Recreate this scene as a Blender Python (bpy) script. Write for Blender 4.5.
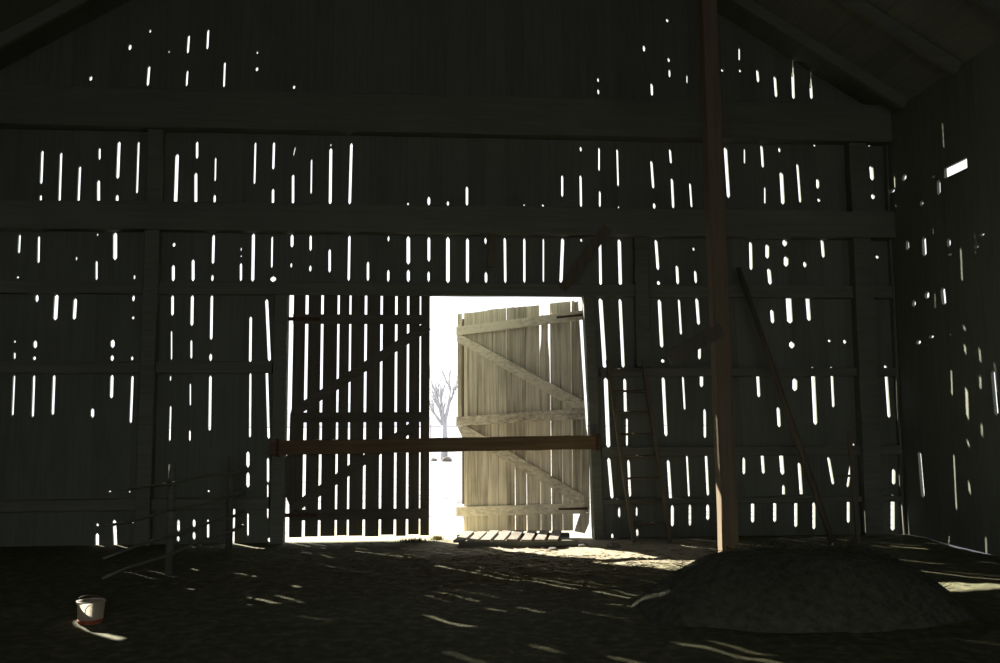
import bpy, bmesh, math, random
from mathutils import Vector, Matrix, noise

for _o in list(bpy.data.objects):
    bpy.data.objects.remove(_o, do_unlink=True)
scene = bpy.context.scene
COL = scene.collection
R = math.radians

# ---------------------------------------------------------------- camera
cam_data = bpy.data.cameras.new('camera')
cam_data.sensor_width = 36.0
cam_data.lens = 32.4                      # 900 px focal length at 1000 px width
cam_data.clip_end = 2000
cam = bpy.data.objects.new('camera', cam_data)
COL.objects.link(cam)
YAW, PITCH, ROLL = R(4.4), R(5.65), R(0.25)
_f = Vector((math.sin(YAW) * math.cos(PITCH), math.cos(YAW) * math.cos(PITCH), math.sin(PITCH)))
_r = Vector((math.cos(YAW), -math.sin(YAW), 0))
_u = _r.cross(_f)
_r2 = _r * math.cos(ROLL) - _u * math.sin(ROLL)
_u2 = _u * math.cos(ROLL) + _r * math.sin(ROLL)
cam.matrix_world = Matrix(((_r2.x, _u2.x, -_f.x, 0.0), (_r2.y, _u2.y, -_f.y, -12.35),
                           (_r2.z, _u2.z, -_f.z, 1.6), (0, 0, 0, 1)))
scene.camera = cam

# ---------------------------------------------------------------- sky, sun, exposure
world = bpy.data.worlds.new('world')
scene.world = world
world.use_nodes = True
_bg = world.node_tree.nodes['Background']
_bg.inputs['Color'].default_value = (0.95, 0.97, 1.0, 1)     # bright hazy winter sky
_bg.inputs['Strength'].default_value = 1.6
SUN_AZ, SUN_EL = R(42.0), R(31.0)         # behind the gable wall, from its outer left
sun_data = bpy.data.lights.new('sun', 'SUN')
sun_data.energy = 24.0
sun_data.angle = R(0.53)
sun_data.color = (1.0, 0.94, 0.82)
sun = bpy.data.objects.new('sun', sun_data)
COL.objects.link(sun)
_dir = Vector((math.sin(SUN_AZ) * math.cos(SUN_EL), -math.cos(SUN_AZ) * math.cos(SUN_EL), -math.sin(SUN_EL)))
sun.rotation_euler = _dir.to_track_quat('-Z', 'Y').to_euler()
sun.location = (-20, 25, 20)
scene.view_settings.view_transform = 'Standard'
scene.view_settings.look = 'None'
scene.view_settings.gamma = 1
scene.view_settings.use_curve_mapping = False
scene.view_settings.exposure = 0.0

# ---------------------------------------------------------------- measured joints between the wall boards
# (position along the wall, [(z low, z high, position at low, position at high, width of the opening), ...])
TOP_GAPS = [
    (-6.03, []),
    (-5.76, []),
    (-5.49, []),
    (-5.21, []),
    (-4.94, []),
    (-4.67, [(6.269, 6.34, -4.675, -4.678, 0.044)]),
    (-4.42, []),
    (-4.16, [(6.719, 6.808, -4.168, -4.171, 0.043)]),
    (-3.9, [(6.213, 6.507, -3.912, -3.901, 0.038), (6.979, 7.029, -3.903, -3.905, 0.028)]),
    (-3.63, [(6.69, 6.733, -3.64, -3.641, 0.02)]),
    (-3.38, [(6.219, 6.459, -3.388, -3.381, 0.03), (6.694, 6.965, -3.385, -3.376, 0.033)]),
    (-3.11, [(6.759, 7.057, -3.121, -3.115, 0.032)]),
    (-2.87, [(6.22, 6.592, -2.881, -2.877, 0.028)]),
    (-2.65, []),
    (-2.43, [(6.463, 6.528, -2.435, -2.436, 0.037), (6.713, 6.756, -2.434, -2.435, 0.023)]),
    (-2.17, []),
    (-1.92, [(6.222, 6.277, -1.921, -1.921, 0.032)]),
    (-1.65, []),
    (-1.38, []),
    (-1.12, []),
    (-0.85, []),
    (-0.58, []),
    (-0.31, []),
    (-0.04, []),
    (0.23, []),
    (0.5, []),
    (0.77, []),
    (1.04, []),
    (1.31, []),
    (1.58, []),
    (1.85, []),
    (2.12, []),
    (2.38, [(6.246, 6.328, 2.38, 2.381, 0.026), (6.428, 6.495, 2.379, 2.38, 0.023)]),
    (2.64, []),
    (2.89, []),
    (3.15, [(6.243, 6.437, 3.161, 3.158, 0.032), (6.899, 7.0, 3.057, 3.059, 0.032)]),
    (3.41, [(6.522, 6.653, 3.425, 3.428, 0.026), (6.754, 6.822, 3.419, 3.421, 0.03), (7.355, 7.411, 3.411, 3.412, 0.033)]),
    (3.68, [(6.435, 6.581, 3.681, 3.685, 0.018)]),
    (3.94, []),
    (4.2, [(6.632, 6.674, 4.206, 4.207, 0.032)]),
    (4.46, [(6.628, 6.677, 4.471, 4.472, 0.03), (6.798, 7.006, 4.465, 4.471, 0.023)]),
    (4.72, [(6.48, 6.68, 4.735, 4.727, 0.034)]),
    (4.98, [(6.264, 6.588, 4.997, 4.986, 0.035)]),
    (5.25, [(6.244, 6.656, 5.256, 5.256, 0.039)]),
    (5.52, [(6.25, 6.5, 5.527, 5.522, 0.037)]),
    (5.79, []),
    (6.06, []),
    (6.33, [(6.786, 6.839, 6.424, 6.426, 0.036)]),
]
MAIN_GAPS = [
    (-6.29, []),
    (-6.03, []),
    (-5.77, []),
    (-5.5, [(1.681, 2.235, -5.494, -5.497, 0.033), (2.425, 2.541, -5.503, -5.509, 0.033), (2.651, 2.691, -5.511, -5.513, 0.03), (3.519, 3.549, -5.513, -5.514, 0.037), (3.851, 4.125, -5.515, -5.515, 0.037)]),
    (-5.25, [(1.663, 2.235, -5.238, -5.245, 0.036), (2.422, 2.478, -5.25, -5.252, 0.043), (2.578, 2.692, -5.247, -5.252, 0.053), (3.196, 3.308, -5.252, -5.257, 0.046), (3.721, 4.107, -5.256, -5.267, 0.036), (4.564, 4.671, -5.264, -5.269, 0.036), (4.806, 5.286, -5.269, -5.273, 0.039)]),
    (-5.0, [(1.692, 2.235, -4.984, -4.988, 0.042), (2.955, 3.309, -5.006, -5.002, 0.059), (4.568, 5.263, -5.019, -5.026, 0.038)]),
    (-4.75, [(2.963, 3.26, -4.76, -4.756, 0.051), (3.763, 3.828, -4.763, -4.766, 0.027), (4.568, 5.075, -4.77, -4.77, 0.038)]),
    (-4.49, [(1.657, 1.789, -4.472, -4.477, 0.047), (3.496, 3.776, -4.491, -4.502, 0.033), (4.105, 4.143, -4.502, -4.503, 0.023), (4.568, 4.884, -4.506, -4.518, 0.044), (5.153, 5.335, -4.515, -4.522, 0.033)]),
    (-4.24, [(0.677, 0.699, -4.21, -4.21, 0.036), (1.911, 2.235, -4.239, -4.242, 0.046), (2.409, 2.496, -4.248, -4.251, 0.046), (2.587, 2.705, -4.248, -4.252, 0.057), (3.778, 4.16, -4.259, -4.273, 0.057), (4.568, 4.686, -4.262, -4.266, 0.043), (4.899, 5.428, -4.267, -4.266, 0.046)]),
    (-3.98, [(0.674, 0.697, -3.959, -3.96, 0.025), (1.582, 2.225, -3.978, -3.976, 0.038), (2.419, 2.48, -3.988, -3.99, 0.035), (2.973, 3.017, -3.994, -3.996, 0.035), (3.214, 3.306, -3.999, -4.002, 0.039), (3.513, 3.585, -3.996, -3.999, 0.028), (4.694, 5.434, -4.004, -4.006, 0.032)]),
    (-3.73, []),
    (-3.475, [(0.675, 0.702, -3.456, -3.457, 0.03), (1.34, 1.823, -3.464, -3.466, 0.026), (2.14, 2.224, -3.479, -3.481, 0.023), (2.42, 2.832, -3.474, -3.487, 0.023), (3.022, 3.309, -3.48, -3.488, 0.04), (3.493, 3.723, -3.484, -3.491, 0.044), (3.968, 4.027, -3.489, -3.49, 0.04), (4.572, 5.264, -3.487, -3.485, 0.051)]),
    (-3.215, [(1.339, 1.495, -3.203, -3.207, 0.026), (1.805, 2.123, -3.21, -3.219, 0.022), (2.44, 2.704, -3.215, -3.223, 0.029), (2.887, 3.311, -3.221, -3.227, 0.043), (3.495, 3.802, -3.222, -3.231, 0.043), (4.576, 5.008, -3.216, -3.228, 0.043), (5.198, 5.449, -3.217, -3.224, 0.036)]),
    (-2.955, [(0.67, 0.696, -2.94, -2.94, 0.028), (1.477, 2.224, -2.948, -2.958, 0.039), (2.41, 2.518, -2.96, -2.963, 0.039), (2.698, 3.312, -2.961, -2.968, 0.039), (3.497, 3.593, -2.966, -2.968, 0.035), (3.735, 4.147, -2.965, -2.966, 0.039), (4.58, 4.706, -2.964, -2.968, 0.035), (4.882, 5.231, -2.965, -2.968, 0.025)]),
    (-2.69, [(3.5, 3.759, -2.585, -2.591, 0.034), (3.835, 3.863, -2.589, -2.59, 0.017), (3.915, 3.974, -2.591, -2.593, 0.017)]),
    (-2.43, [(0.084, 0.395, -2.413, -2.42, 0.026), (0.461, 0.593, -2.455, -2.458, 0.044), (0.724, 0.929, -2.428, -2.432, 0.044), (0.989, 1.205, -2.434, -2.439, 0.044), (1.384, 2.258, -2.416, -2.43, 0.03), (2.393, 3.024, -2.436, -2.443, 0.037), (3.498, 4.167, -2.427, -2.432, 0.044), (4.852, 5.454, -2.434, -2.433, 0.027)]),
    (-2.175, [(0.008, 0.064, -2.134, -2.135, 0.043), (0.31, 0.771, -2.16, -2.169, 0.022), (0.788, 1.12, -2.166, -2.173, 0.033), (1.366, 2.275, -2.168, -2.213, 0.036), (2.41, 3.262, -2.18, -2.236, 0.043), (3.5, 3.572, -2.152, -2.153, 0.077), (3.687, 4.135, -2.176, -2.178, 0.026), (4.577, 4.799, -2.177, -2.181, 0.036), (5.064, 5.459, -2.183, -2.181, 0.033)]),
    (-1.905, [(3.696, 3.762, -1.912, -1.914, 0.025), (3.978, 4.16, -1.907, -1.911, 0.042), (4.581, 5.002, -1.905, -1.912, 0.035), (5.257, 5.404, -1.913, -1.885, 0.015)]),
    (-1.655, [(3.642, 3.733, -1.654, -1.656, 0.031), (3.928, 4.155, -1.655, -1.659, 0.031), (4.729, 5.226, -1.661, -1.663, 0.021)]),
    (-1.4, [(3.631, 3.962, -1.392, -1.397, 0.034), (4.585, 5.389, -1.399, -1.4, 0.04), (5.41, 5.449, -1.4, -1.401, 0.013)]),
    (-1.13, [(3.518, 4.155, -1.132, -1.129, 0.033), (4.589, 5.466, -1.131, -1.117, 0.036)]),
    (-0.87, [(3.52, 3.792, -0.869, -0.872, 0.032)]),
    (-0.59, [(3.511, 3.679, -0.591, -0.592, 0.031), (4.073, 4.154, -0.592, -0.593, 0.024)]),
    (-0.32, [(3.51, 3.682, -0.316, -0.317, 0.04), (3.755, 4.153, -0.317, -0.32, 0.047), (4.586, 4.628, -0.326, -0.326, 0.02)]),
    (-0.04, [(3.512, 3.663, -0.036, -0.037, 0.029), (3.797, 4.146, -0.034, -0.035, 0.036), (4.59, 4.718, -0.037, -0.037, 0.036)]),
    (0.23, [(3.5, 4.149, 0.23, 0.229, 0.047), (4.59, 4.658, 0.229, 0.229, 0.03)]),
    (0.5, [(3.502, 4.134, 0.501, 0.502, 0.038), (4.594, 4.873, 0.495, 0.495, 0.031)]),
    (0.76, [(3.504, 3.659, 0.759, 0.759, 0.035), (4.052, 4.144, 0.754, 0.754, 0.028)]),
    (1.02, [(3.506, 4.147, 1.028, 1.024, 0.032)]),
    (1.3, [(3.508, 4.143, 1.295, 1.299, 0.03), (4.602, 4.627, 1.299, 1.299, 0.016)]),
    (1.56, [(3.517, 4.146, 1.562, 1.568, 0.02), (4.598, 4.63, 1.565, 1.565, 0.024)]),
    (1.83, [(3.508, 4.149, 1.809, 1.841, 0.042), (4.739, 5.058, 1.841, 1.845, 0.028)]),
    (2.105, [(4.099, 4.145, 2.104, 2.105, 0.025), (4.598, 5.062, 2.107, 2.106, 0.029), (5.401, 5.474, 2.114, 2.115, 0.026)]),
    (2.39, [(-0.011, 0.059, 2.478, 2.479, 0.03), (0.529, 1.085, 2.484, 2.444, 0.044), (1.222, 2.187, 2.443, 2.42, 0.054), (2.319, 3.3, 2.411, 2.363, 0.054), (3.48, 4.137, 2.37, 2.369, 0.037), (4.599, 4.841, 2.376, 2.38, 0.026), (5.121, 5.472, 2.373, 2.379, 0.023)]),
    (2.67, [(-0.005, 0.123, 2.753, 2.755, 0.031), (0.267, 0.413, 2.577, 2.579, 0.03), (0.544, 1.056, 2.732, 2.72, 0.034), (1.238, 1.631, 2.703, 2.71, 0.027), (1.682, 2.179, 2.69, 2.688, 0.038), (2.326, 3.295, 2.67, 2.641, 0.041), (3.482, 4.144, 2.651, 2.645, 0.044), (4.588, 4.621, 2.646, 2.646, 0.017), (4.904, 5.455, 2.644, 2.639, 0.024)]),
    (2.93, [(0.011, 0.122, 2.823, 2.825, 0.031), (0.281, 0.417, 2.821, 2.824, 0.024)]),
    (3.2, [(0.139, 0.435, 3.315, 3.322, 0.04), (0.507, 1.052, 3.299, 3.276, 0.04), (1.372, 2.196, 3.255, 3.232, 0.043), (2.396, 2.446, 3.232, 3.234, 0.046), (2.607, 3.291, 3.223, 3.202, 0.046), (3.49, 3.554, 3.196, 3.197, 0.043), (3.704, 4.146, 3.193, 3.171, 0.039), (4.584, 4.675, 3.158, 3.16, 0.036), (4.879, 5.292, 3.15, 3.13, 0.032)]),
    (3.47, [(0.143, 0.442, 3.561, 3.569, 0.034), (0.535, 1.119, 3.56, 3.543, 0.027), (1.732, 2.21, 3.53, 3.514, 0.027), (2.785, 3.3, 3.503, 3.483, 0.03), (3.503, 3.779, 3.473, 3.466, 0.037), (4.595, 5.04, 3.434, 3.423, 0.033), (5.246, 5.47, 3.417, 3.404, 0.03)]),
    (3.74, [(0.218, 0.44, 3.813, 3.819, 0.041), (0.549, 1.127, 3.826, 3.813, 0.034), (1.341, 1.755, 3.805, 3.812, 0.034), (2.052, 2.231, 3.774, 3.779, 0.045), (2.439, 2.704, 3.756, 3.763, 0.038), (2.927, 3.312, 3.758, 3.739, 0.041), (3.519, 3.709, 3.734, 3.728, 0.034), (3.986, 4.04, 3.714, 3.715, 0.027), (4.61, 4.979, 3.701, 3.685, 0.027)]),
    (4.0, []),
    (4.26, [(0.836, 1.082, 4.343, 4.351, 0.036), (4.402, 4.439, 4.254, 4.255, 0.026), (4.76, 5.508, 4.243, 4.217, 0.043)]),
    (4.54, [(0.844, 1.187, 4.622, 4.609, 0.041), (1.907, 2.284, 4.593, 4.584, 0.04), (3.716, 4.133, 4.54, 4.543, 0.04), (4.435, 4.457, 4.531, 4.531, 0.033), (5.258, 5.502, 4.494, 4.502, 0.021)]),
    (4.81, [(0.541, 0.7, 4.899, 4.904, 0.038), (0.831, 1.199, 4.895, 4.879, 0.055), (1.489, 1.776, 4.871, 4.864, 0.045), (2.953, 3.157, 4.829, 4.821, 0.048), (3.509, 3.747, 4.812, 4.798, 0.051), (3.885, 4.095, 4.781, 4.788, 0.051), (4.676, 4.941, 4.775, 4.784, 0.024), (5.21, 5.552, 4.763, 4.752, 0.034)]),
    (5.06, [(0.552, 1.003, 5.154, 5.139, 0.042), (1.997, 2.178, 5.115, 5.122, 0.066), (2.6, 2.7, 5.094, 5.097, 0.073), (2.957, 3.363, 5.081, 5.071, 0.077), (3.771, 3.923, 5.053, 5.058, 0.063), (4.065, 4.164, 5.045, 5.048, 0.063), (4.676, 5.156, 5.041, 5.032, 0.049), (5.441, 5.523, 5.017, 5.02, 0.031)]),
    (5.33, [(1.521, 2.341, 5.395, 5.387, 0.053), (2.991, 3.426, 5.361, 5.345, 0.053), (3.759, 3.853, 5.329, 5.332, 0.043), (4.445, 4.5, 5.303, 5.305, 0.032), (4.702, 5.29, 5.298, 5.276, 0.032)]),
    (5.6, [(0.686, 1.08, 5.618, 5.562, 0.037), (1.759, 2.351, 5.667, 5.662, 0.034), (2.691, 2.726, 5.647, 5.649, 0.04), (3.903, 4.174, 5.609, 5.597, 0.04), (4.721, 4.776, 5.575, 5.577, 0.04), (4.913, 5.069, 5.564, 5.57, 0.04), (5.541, 5.578, 5.544, 5.546, 0.03)]),
    (5.86, [(0.642, 1.269, 5.823, 5.945, 0.034), (2.666, 2.73, 5.871, 5.874, 0.041)]),
    (6.13, []),
    (6.42, [(0.677, 0.904, 6.496, 6.507, 0.047), (1.612, 2.373, 6.475, 6.456, 0.04), (3.372, 3.445, 6.415, 6.418, 0.043), (3.9, 3.951, 6.41, 6.412, 0.043), (4.481, 4.585, 6.396, 6.401, 0.053), (4.773, 4.855, 6.387, 6.391, 0.05), (5.052, 5.272, 6.389, 6.38, 0.053), (5.557, 5.647, 6.363, 6.367, 0.05)]),
]
SKIRT_LEFT_GAPS = [
    (-6.2, []),
    (-5.9, []),
    (-5.6, []),
    (-5.35, []),
    (-5.1, []),
    (-4.85, []),
    (-4.6, []),
    (-4.34, [(-0.025, 0.159, -4.346, -4.353, 0.05), (0.24, 0.282, -4.353, -4.355, 0.033)]),
    (-4.12, [(-0.038, 0.328, -4.113, -4.142, 0.049)]),
    (-3.9, [(0.267, 0.325, -3.906, -3.908, 0.021)]),
    (-3.6, []),
    (-3.31, [(0.031, 0.103, -3.314, -3.316, 0.04), (0.155, 0.321, -3.314, -3.319, 0.04)]),
    (-3.11, [(0.051, 0.159, -3.111, -3.114, 0.039), (0.208, 0.322, -3.115, -3.118, 0.039)]),
    (-2.93, [(0.058, 0.319, -2.93, -2.937, 0.032)]),
]
SKIRT_RIGHT_GAPS = [
    (4.2, []),
    (4.44, [(0.176, 0.474, 4.446, 4.456, 0.043)]),
    (4.75, [(0.179, 0.474, 4.76, 4.771, 0.041)]),
    (5.06, [(0.106, 0.484, 5.058, 5.072, 0.042)]),
    (5.31, [(0.072, 0.457, 5.315, 5.33, 0.039)]),
    (5.56, []),
    (5.81, [(0.155, 0.511, 5.813, 5.828, 0.041)]),
    (6.1, []),
    (6.45, [(0.043, 0.545, 6.45, 6.474, 0.057)]),
]
SIDE_GAPS = [
    (-3.43, []),
    (-3.166, []),
    (-2.902, []),
    (-2.638, []),
    (-2.374, []),
    (-2.11, [(1.636, 2.166, -2.245, -2.219, 0.073), (3.661, 3.685, -2.046, -2.048, 0.079), (3.784, 3.817, -2.167, -2.17, 0.088)]),
    (-1.846, []),
    (-1.582, [(3.67, 3.702, -1.474, -1.477, 0.079), (3.782, 3.899, -1.467, -1.467, 0.085)]),
    (-1.318, [(3.059, 3.29, -1.292, -1.274, 0.098), (4.503, 4.702, -1.306, -1.313, 0.076), (4.766, 4.789, -1.19, -1.192, 0.093)]),
    (-1.054, [(2.658, 2.698, -0.951, -0.955, 0.113)]),
    (-0.79, [(3.19, 3.293, -0.904, -0.913, 0.12), (3.77, 4.033, -0.897, -0.896, 0.096), (4.461, 4.532, -0.887, -0.893, 0.079)]),
    (-0.526, [(0.543, 1.16, -0.558, -0.516, 0.087), (2.605, 2.663, -0.632, -0.637, 0.117), (3.125, 3.221, -0.566, -0.574, 0.093), (3.932, 4.073, -0.478, -0.478, 0.082), (4.918, 5.009, -0.476, -0.485, 0.114)]),
    (-0.262, [(4.831, 4.885, -0.145, -0.15, 0.118)]),
]

FILL_OPEN = 5.3                    # half width of the unseen near opening, added to let in fill light

# ---------------------------------------------------------------- materials
def _nodes(name):
    m = bpy.data.materials.new(name)
    m.use_nodes = True
    nt = m.node_tree
    b = nt.nodes['Principled BSDF']
    return m, nt, b

def wood(name, dark, light, axis='Z', rough=0.85, scale=1.0, bump=0.25):
    m, nt, b = _nodes(name)
    N, L = nt.nodes, nt.links
    tc = N.new('ShaderNodeTexCoord')
    mp = N.new('ShaderNodeMapping')
    s = {'X': (0.5, 14, 14), 'Y': (14, 0.5, 14), 'Z': (14, 14, 0.5)}[axis]
    mp.inputs['Scale'].default_value = [v * scale for v in s]
    oi = N.new('ShaderNodeObjectInfo')
    add = N.new('ShaderNodeVectorMath'); add.operation = 'ADD'
    mul = N.new('ShaderNodeVectorMath'); mul.operation = 'SCALE'
    mul.inputs[0].default_value = (7, 5, 9)
    L.new(oi.outputs['Random'], mul.inputs['Scale'])
    L.new(tc.outputs['Object'], add.inputs[0]); L.new(mul.outputs[0], add.inputs[1])
    L.new(add.outputs[0], mp.inputs['Vector'])
    nz = N.new('ShaderNodeTexNoise')
    nz.inputs['Scale'].default_value = 2.0; nz.inputs['Detail'].default_value = 6
    nz.inputs['Roughness'].default_value = 0.65
    L.new(mp.outputs[0], nz.inputs['Vector'])
    n2 = N.new('ShaderNodeTexNoise'); n2.inputs['Scale'].default_value = 1.7; n2.inputs['Detail'].default_value = 3
    L.new(add.outputs[0], n2.inputs['Vector'])
    mx = N.new('ShaderNodeMath'); mx.operation = 'MULTIPLY_ADD'
    mx.inputs[1].default_value = 0.45
    L.new(n2.outputs['Fac'], mx.inputs[0]); 
    m3 = N.new('ShaderNodeMath'); m3.operation = 'MULTIPLY_ADD'
    m3.inputs[1].default_value = 0.22; m3.inputs[2].default_value = -0.36
    L.new(oi.outputs['Random'], m3.inputs[0])
    a2 = N.new('ShaderNodeMath'); a2.operation = 'ADD'
    L.new(nz.outputs['Fac'], a2.inputs[0]); L.new(m3.outputs[0], a2.inputs[1])
    L.new(a2.outputs[0], mx.inputs[2])
    cr = N.new('ShaderNodeValToRGB')
    cr.color_ramp.elements[0].position = 0.22; cr.color_ramp.elements[0].color = (*dark, 1)
    cr.color_ramp.elements[1].position = 0.62; cr.color_ramp.elements[1].color = (*light, 1)
    L.new(mx.outputs[0], cr.inputs['Fac'])
    L.new(cr.outputs['Color'], b.inputs['Base Color'])
    b.inputs['Roughness'].default_value = rough
    b.inputs['Specular IOR Level'].default_value = 0.2
    bp = N.new('ShaderNodeBump'); bp.inputs['Strength'].default_value = bump; bp.inputs['Distance'].default_value = 0.01
    L.new(nz.outputs['Fac'], bp.inputs['Height']); L.new(bp.outputs[0], b.inputs['Normal'])
    return m

def mottled(name, c1, c2, scale, rough=0.9, detail=6, p0=0.35, p1=0.65, bump=0.0, dist=0.03, c3=None):
    m, nt, b = _nodes(name)
    N, L = nt.nodes, nt.links
    tc = N.new('ShaderNodeTexCoord')
    nz = N.new('ShaderNodeTexNoise'); nz.inputs['Scale'].default_value = scale; nz.inputs['Detail'].default_value = detail
    nz.inputs['Roughness'].default_value = 0.62
    L.new(tc.outputs['Object'], nz.inputs['Vector'])
    cr = N.new('ShaderNodeValToRGB')
    cr.color_ramp.elements[0].position = p0; cr.color_ramp.elements[0].color = (*c1, 1)
    cr.color_ramp.elements[1].position = p1; cr.color_ramp.elements[1].color = (*c2, 1)
    if c3:
        e = cr.color_ramp.elements.new((p0 + p1) / 2); e.color = (*c3, 1)
    L.new(nz.outputs['Fac'], cr.inputs['Fac'])
    L.new(cr.outputs['Color'], b.inputs['Base Color'])
    b.inputs['Roughness'].default_value = rough
    b.inputs['Specular IOR Level'].default_value = 0.15
    if bump:
        bp = N.new('ShaderNodeBump'); bp.inputs['Strength'].default_value = bump; bp.inputs['Distance'].default_value = dist
        L.new(nz.outputs['Fac'], bp.inputs['Height']); L.new(bp.outputs[0], b.inputs['Normal'])
    return m

M = {}
M['board'] = wood('barn_board_wood', (0.118, 0.129, 0.1), (0.16, 0.173, 0.136), 'Z')
M['board_h'] = wood('roof_board_wood', (0.125, 0.135, 0.107), (0.18, 0.19, 0.152), 'Y')
M['beam'] = wood('hewn_beam_wood', (0.112, 0.117, 0.092), (0.165, 0.171, 0.136), 'X', scale=0.7)
M['beam_y'] = wood('long_beam_wood', (0.112, 0.117, 0.092), (0.165, 0.171, 0.136), 'Y', scale=0.7)
M['post'] = wood('hewn_post_wood', (0.092, 0.08, 0.056), (0.15, 0.128, 0.09), 'Z', scale=0.7)
M['mainpost'] = wood('main_post_wood', (0.1, 0.08, 0.052), (0.165, 0.128, 0.082), 'Z', scale=0.7)
M['bar'] = wood('bar_wood', (0.09, 0.065, 0.035), (0.17, 0.12, 0.065), 'X', scale=0.8)
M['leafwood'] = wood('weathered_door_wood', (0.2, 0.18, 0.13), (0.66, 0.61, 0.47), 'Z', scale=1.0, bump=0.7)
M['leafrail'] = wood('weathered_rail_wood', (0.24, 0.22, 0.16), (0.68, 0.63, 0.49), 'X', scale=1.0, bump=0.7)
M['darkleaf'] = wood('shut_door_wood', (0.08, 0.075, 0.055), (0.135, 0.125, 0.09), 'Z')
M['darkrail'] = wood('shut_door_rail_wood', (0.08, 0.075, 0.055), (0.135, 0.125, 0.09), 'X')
M['iron'] = mottled('rusty_iron', (0.05, 0.03, 0.02), (0.12, 0.06, 0.035), 30, rough=0.7)
def floor_material():
    m = mottled('trodden_straw_floor', (0.068, 0.07, 0.043), (0.21, 0.195, 0.1), 9, p0=0.3, p1=0.72, bump=0.5, c3=(0.108, 0.108, 0.062))
    nt = m.node_tree; N, L = nt.nodes, nt.links
    b = N['Principled BSDF']
    base = b.inputs['Base Color'].links[0].from_socket
    # the sun patch's brightness painted into the floor colour round the doorway
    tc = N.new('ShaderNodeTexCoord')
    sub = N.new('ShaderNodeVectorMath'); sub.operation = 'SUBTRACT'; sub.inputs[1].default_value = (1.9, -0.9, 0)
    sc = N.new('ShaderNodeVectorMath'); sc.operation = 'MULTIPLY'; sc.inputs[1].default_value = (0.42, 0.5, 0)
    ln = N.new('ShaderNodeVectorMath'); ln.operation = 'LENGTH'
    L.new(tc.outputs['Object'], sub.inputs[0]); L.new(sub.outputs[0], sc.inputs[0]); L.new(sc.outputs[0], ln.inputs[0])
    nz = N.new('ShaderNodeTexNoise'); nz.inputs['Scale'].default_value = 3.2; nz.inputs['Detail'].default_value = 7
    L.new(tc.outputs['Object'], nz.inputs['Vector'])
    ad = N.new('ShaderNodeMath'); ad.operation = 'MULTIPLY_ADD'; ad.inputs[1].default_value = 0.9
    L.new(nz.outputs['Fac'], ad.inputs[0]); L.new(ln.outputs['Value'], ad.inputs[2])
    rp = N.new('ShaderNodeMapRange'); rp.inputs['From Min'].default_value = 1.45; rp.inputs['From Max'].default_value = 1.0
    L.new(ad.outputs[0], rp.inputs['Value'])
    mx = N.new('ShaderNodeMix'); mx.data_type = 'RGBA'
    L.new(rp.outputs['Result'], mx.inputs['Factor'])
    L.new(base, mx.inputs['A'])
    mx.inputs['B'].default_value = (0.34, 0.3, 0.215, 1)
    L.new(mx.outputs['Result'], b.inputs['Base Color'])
    return m
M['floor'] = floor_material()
def ground_material(m):
    nt = m.node_tree; N, L = nt.nodes, nt.links
    b = N['Principled BSDF']
    base = b.inputs['Base Color'].links[0].from_socket
    # dry grass round the doorway, brightened to bounce light onto the open leaf
    tc = N.new('ShaderNodeTexCoord')
    sub = N.new('ShaderNodeVectorMath'); sub.operation = 'SUBTRACT'; sub.inputs[1].default_value = (0.2, 0.3, 0)
    ln = N.new('ShaderNodeVectorMath'); ln.operation = 'LENGTH'
    L.new(tc.outputs['Object'], sub.inputs[0]); L.new(sub.outputs[0], ln.inputs[0])
    nz = N.new('ShaderNodeTexNoise'); nz.inputs['Scale'].default_value = 2.0; nz.inputs['Detail'].default_value = 6
    L.new(tc.outputs['Object'], nz.inputs['Vector'])
    ad = N.new('ShaderNodeMath'); ad.operation = 'MULTIPLY_ADD'; ad.inputs[1].default_value = 2.5
    L.new(nz.outputs['Fac'], ad.inputs[0]); L.new(ln.outputs['Value'], ad.inputs[2])
    rp = N.new('ShaderNodeMapRange'); rp.inputs['From Min'].default_value = 3.9; rp.inputs['From Max'].default_value = 2.6
    L.new(ad.outputs[0], rp.inputs['Value'])
    mx = N.new('ShaderNodeMix'); mx.data_type = 'RGBA'
    L.new(rp.outputs['Result'], mx.inputs['Factor'])
    L.new(base, mx.inputs['A'])
    mx.inputs['B'].default_value = (0.46, 0.41, 0.27, 1)
    L.new(mx.outputs['Result'], b.inputs['Base Color'])
    return m
M['ground'] = mottled('pale_winter_ground', (0.11, 0.11, 0.125), (0.31, 0.31, 0.325), 2.6, p0=0.40, p1=0.53, detail=8, bump=0.3)
M['ground'] = ground_material(M['ground'])
M['hill'] = mottled('distant_hill_slope', (0.16, 0.175, 0.21), (0.2, 0.22, 0.26), 0.05)
M['bark'] = mottled('grey_bark', (0.36, 0.355, 0.38), (0.48, 0.475, 0.5), 12, bump=0.3)
M['fence'] = mottled('grey_fence_wood', (0.42, 0.42, 0.45), (0.55, 0.55, 0.58), 10)
M['straw'] = mottled('dry_straw', (0.08, 0.065, 0.03), (0.2, 0.16, 0.08), 6)
M['grass'] = mottled('yellowed_grass', (0.14, 0.125, 0.035), (0.27, 0.24, 0.08), 8)
M['pile'] = mottled('dark_hay_heap', (0.05, 0.053, 0.036), (0.1, 0.103, 0.07), 14, bump=0.8)
M['plastic'] = mottled('white_plastic', (0.27, 0.26, 0.235), (0.34, 0.33, 0.31), 5, rough=0.45)
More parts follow.
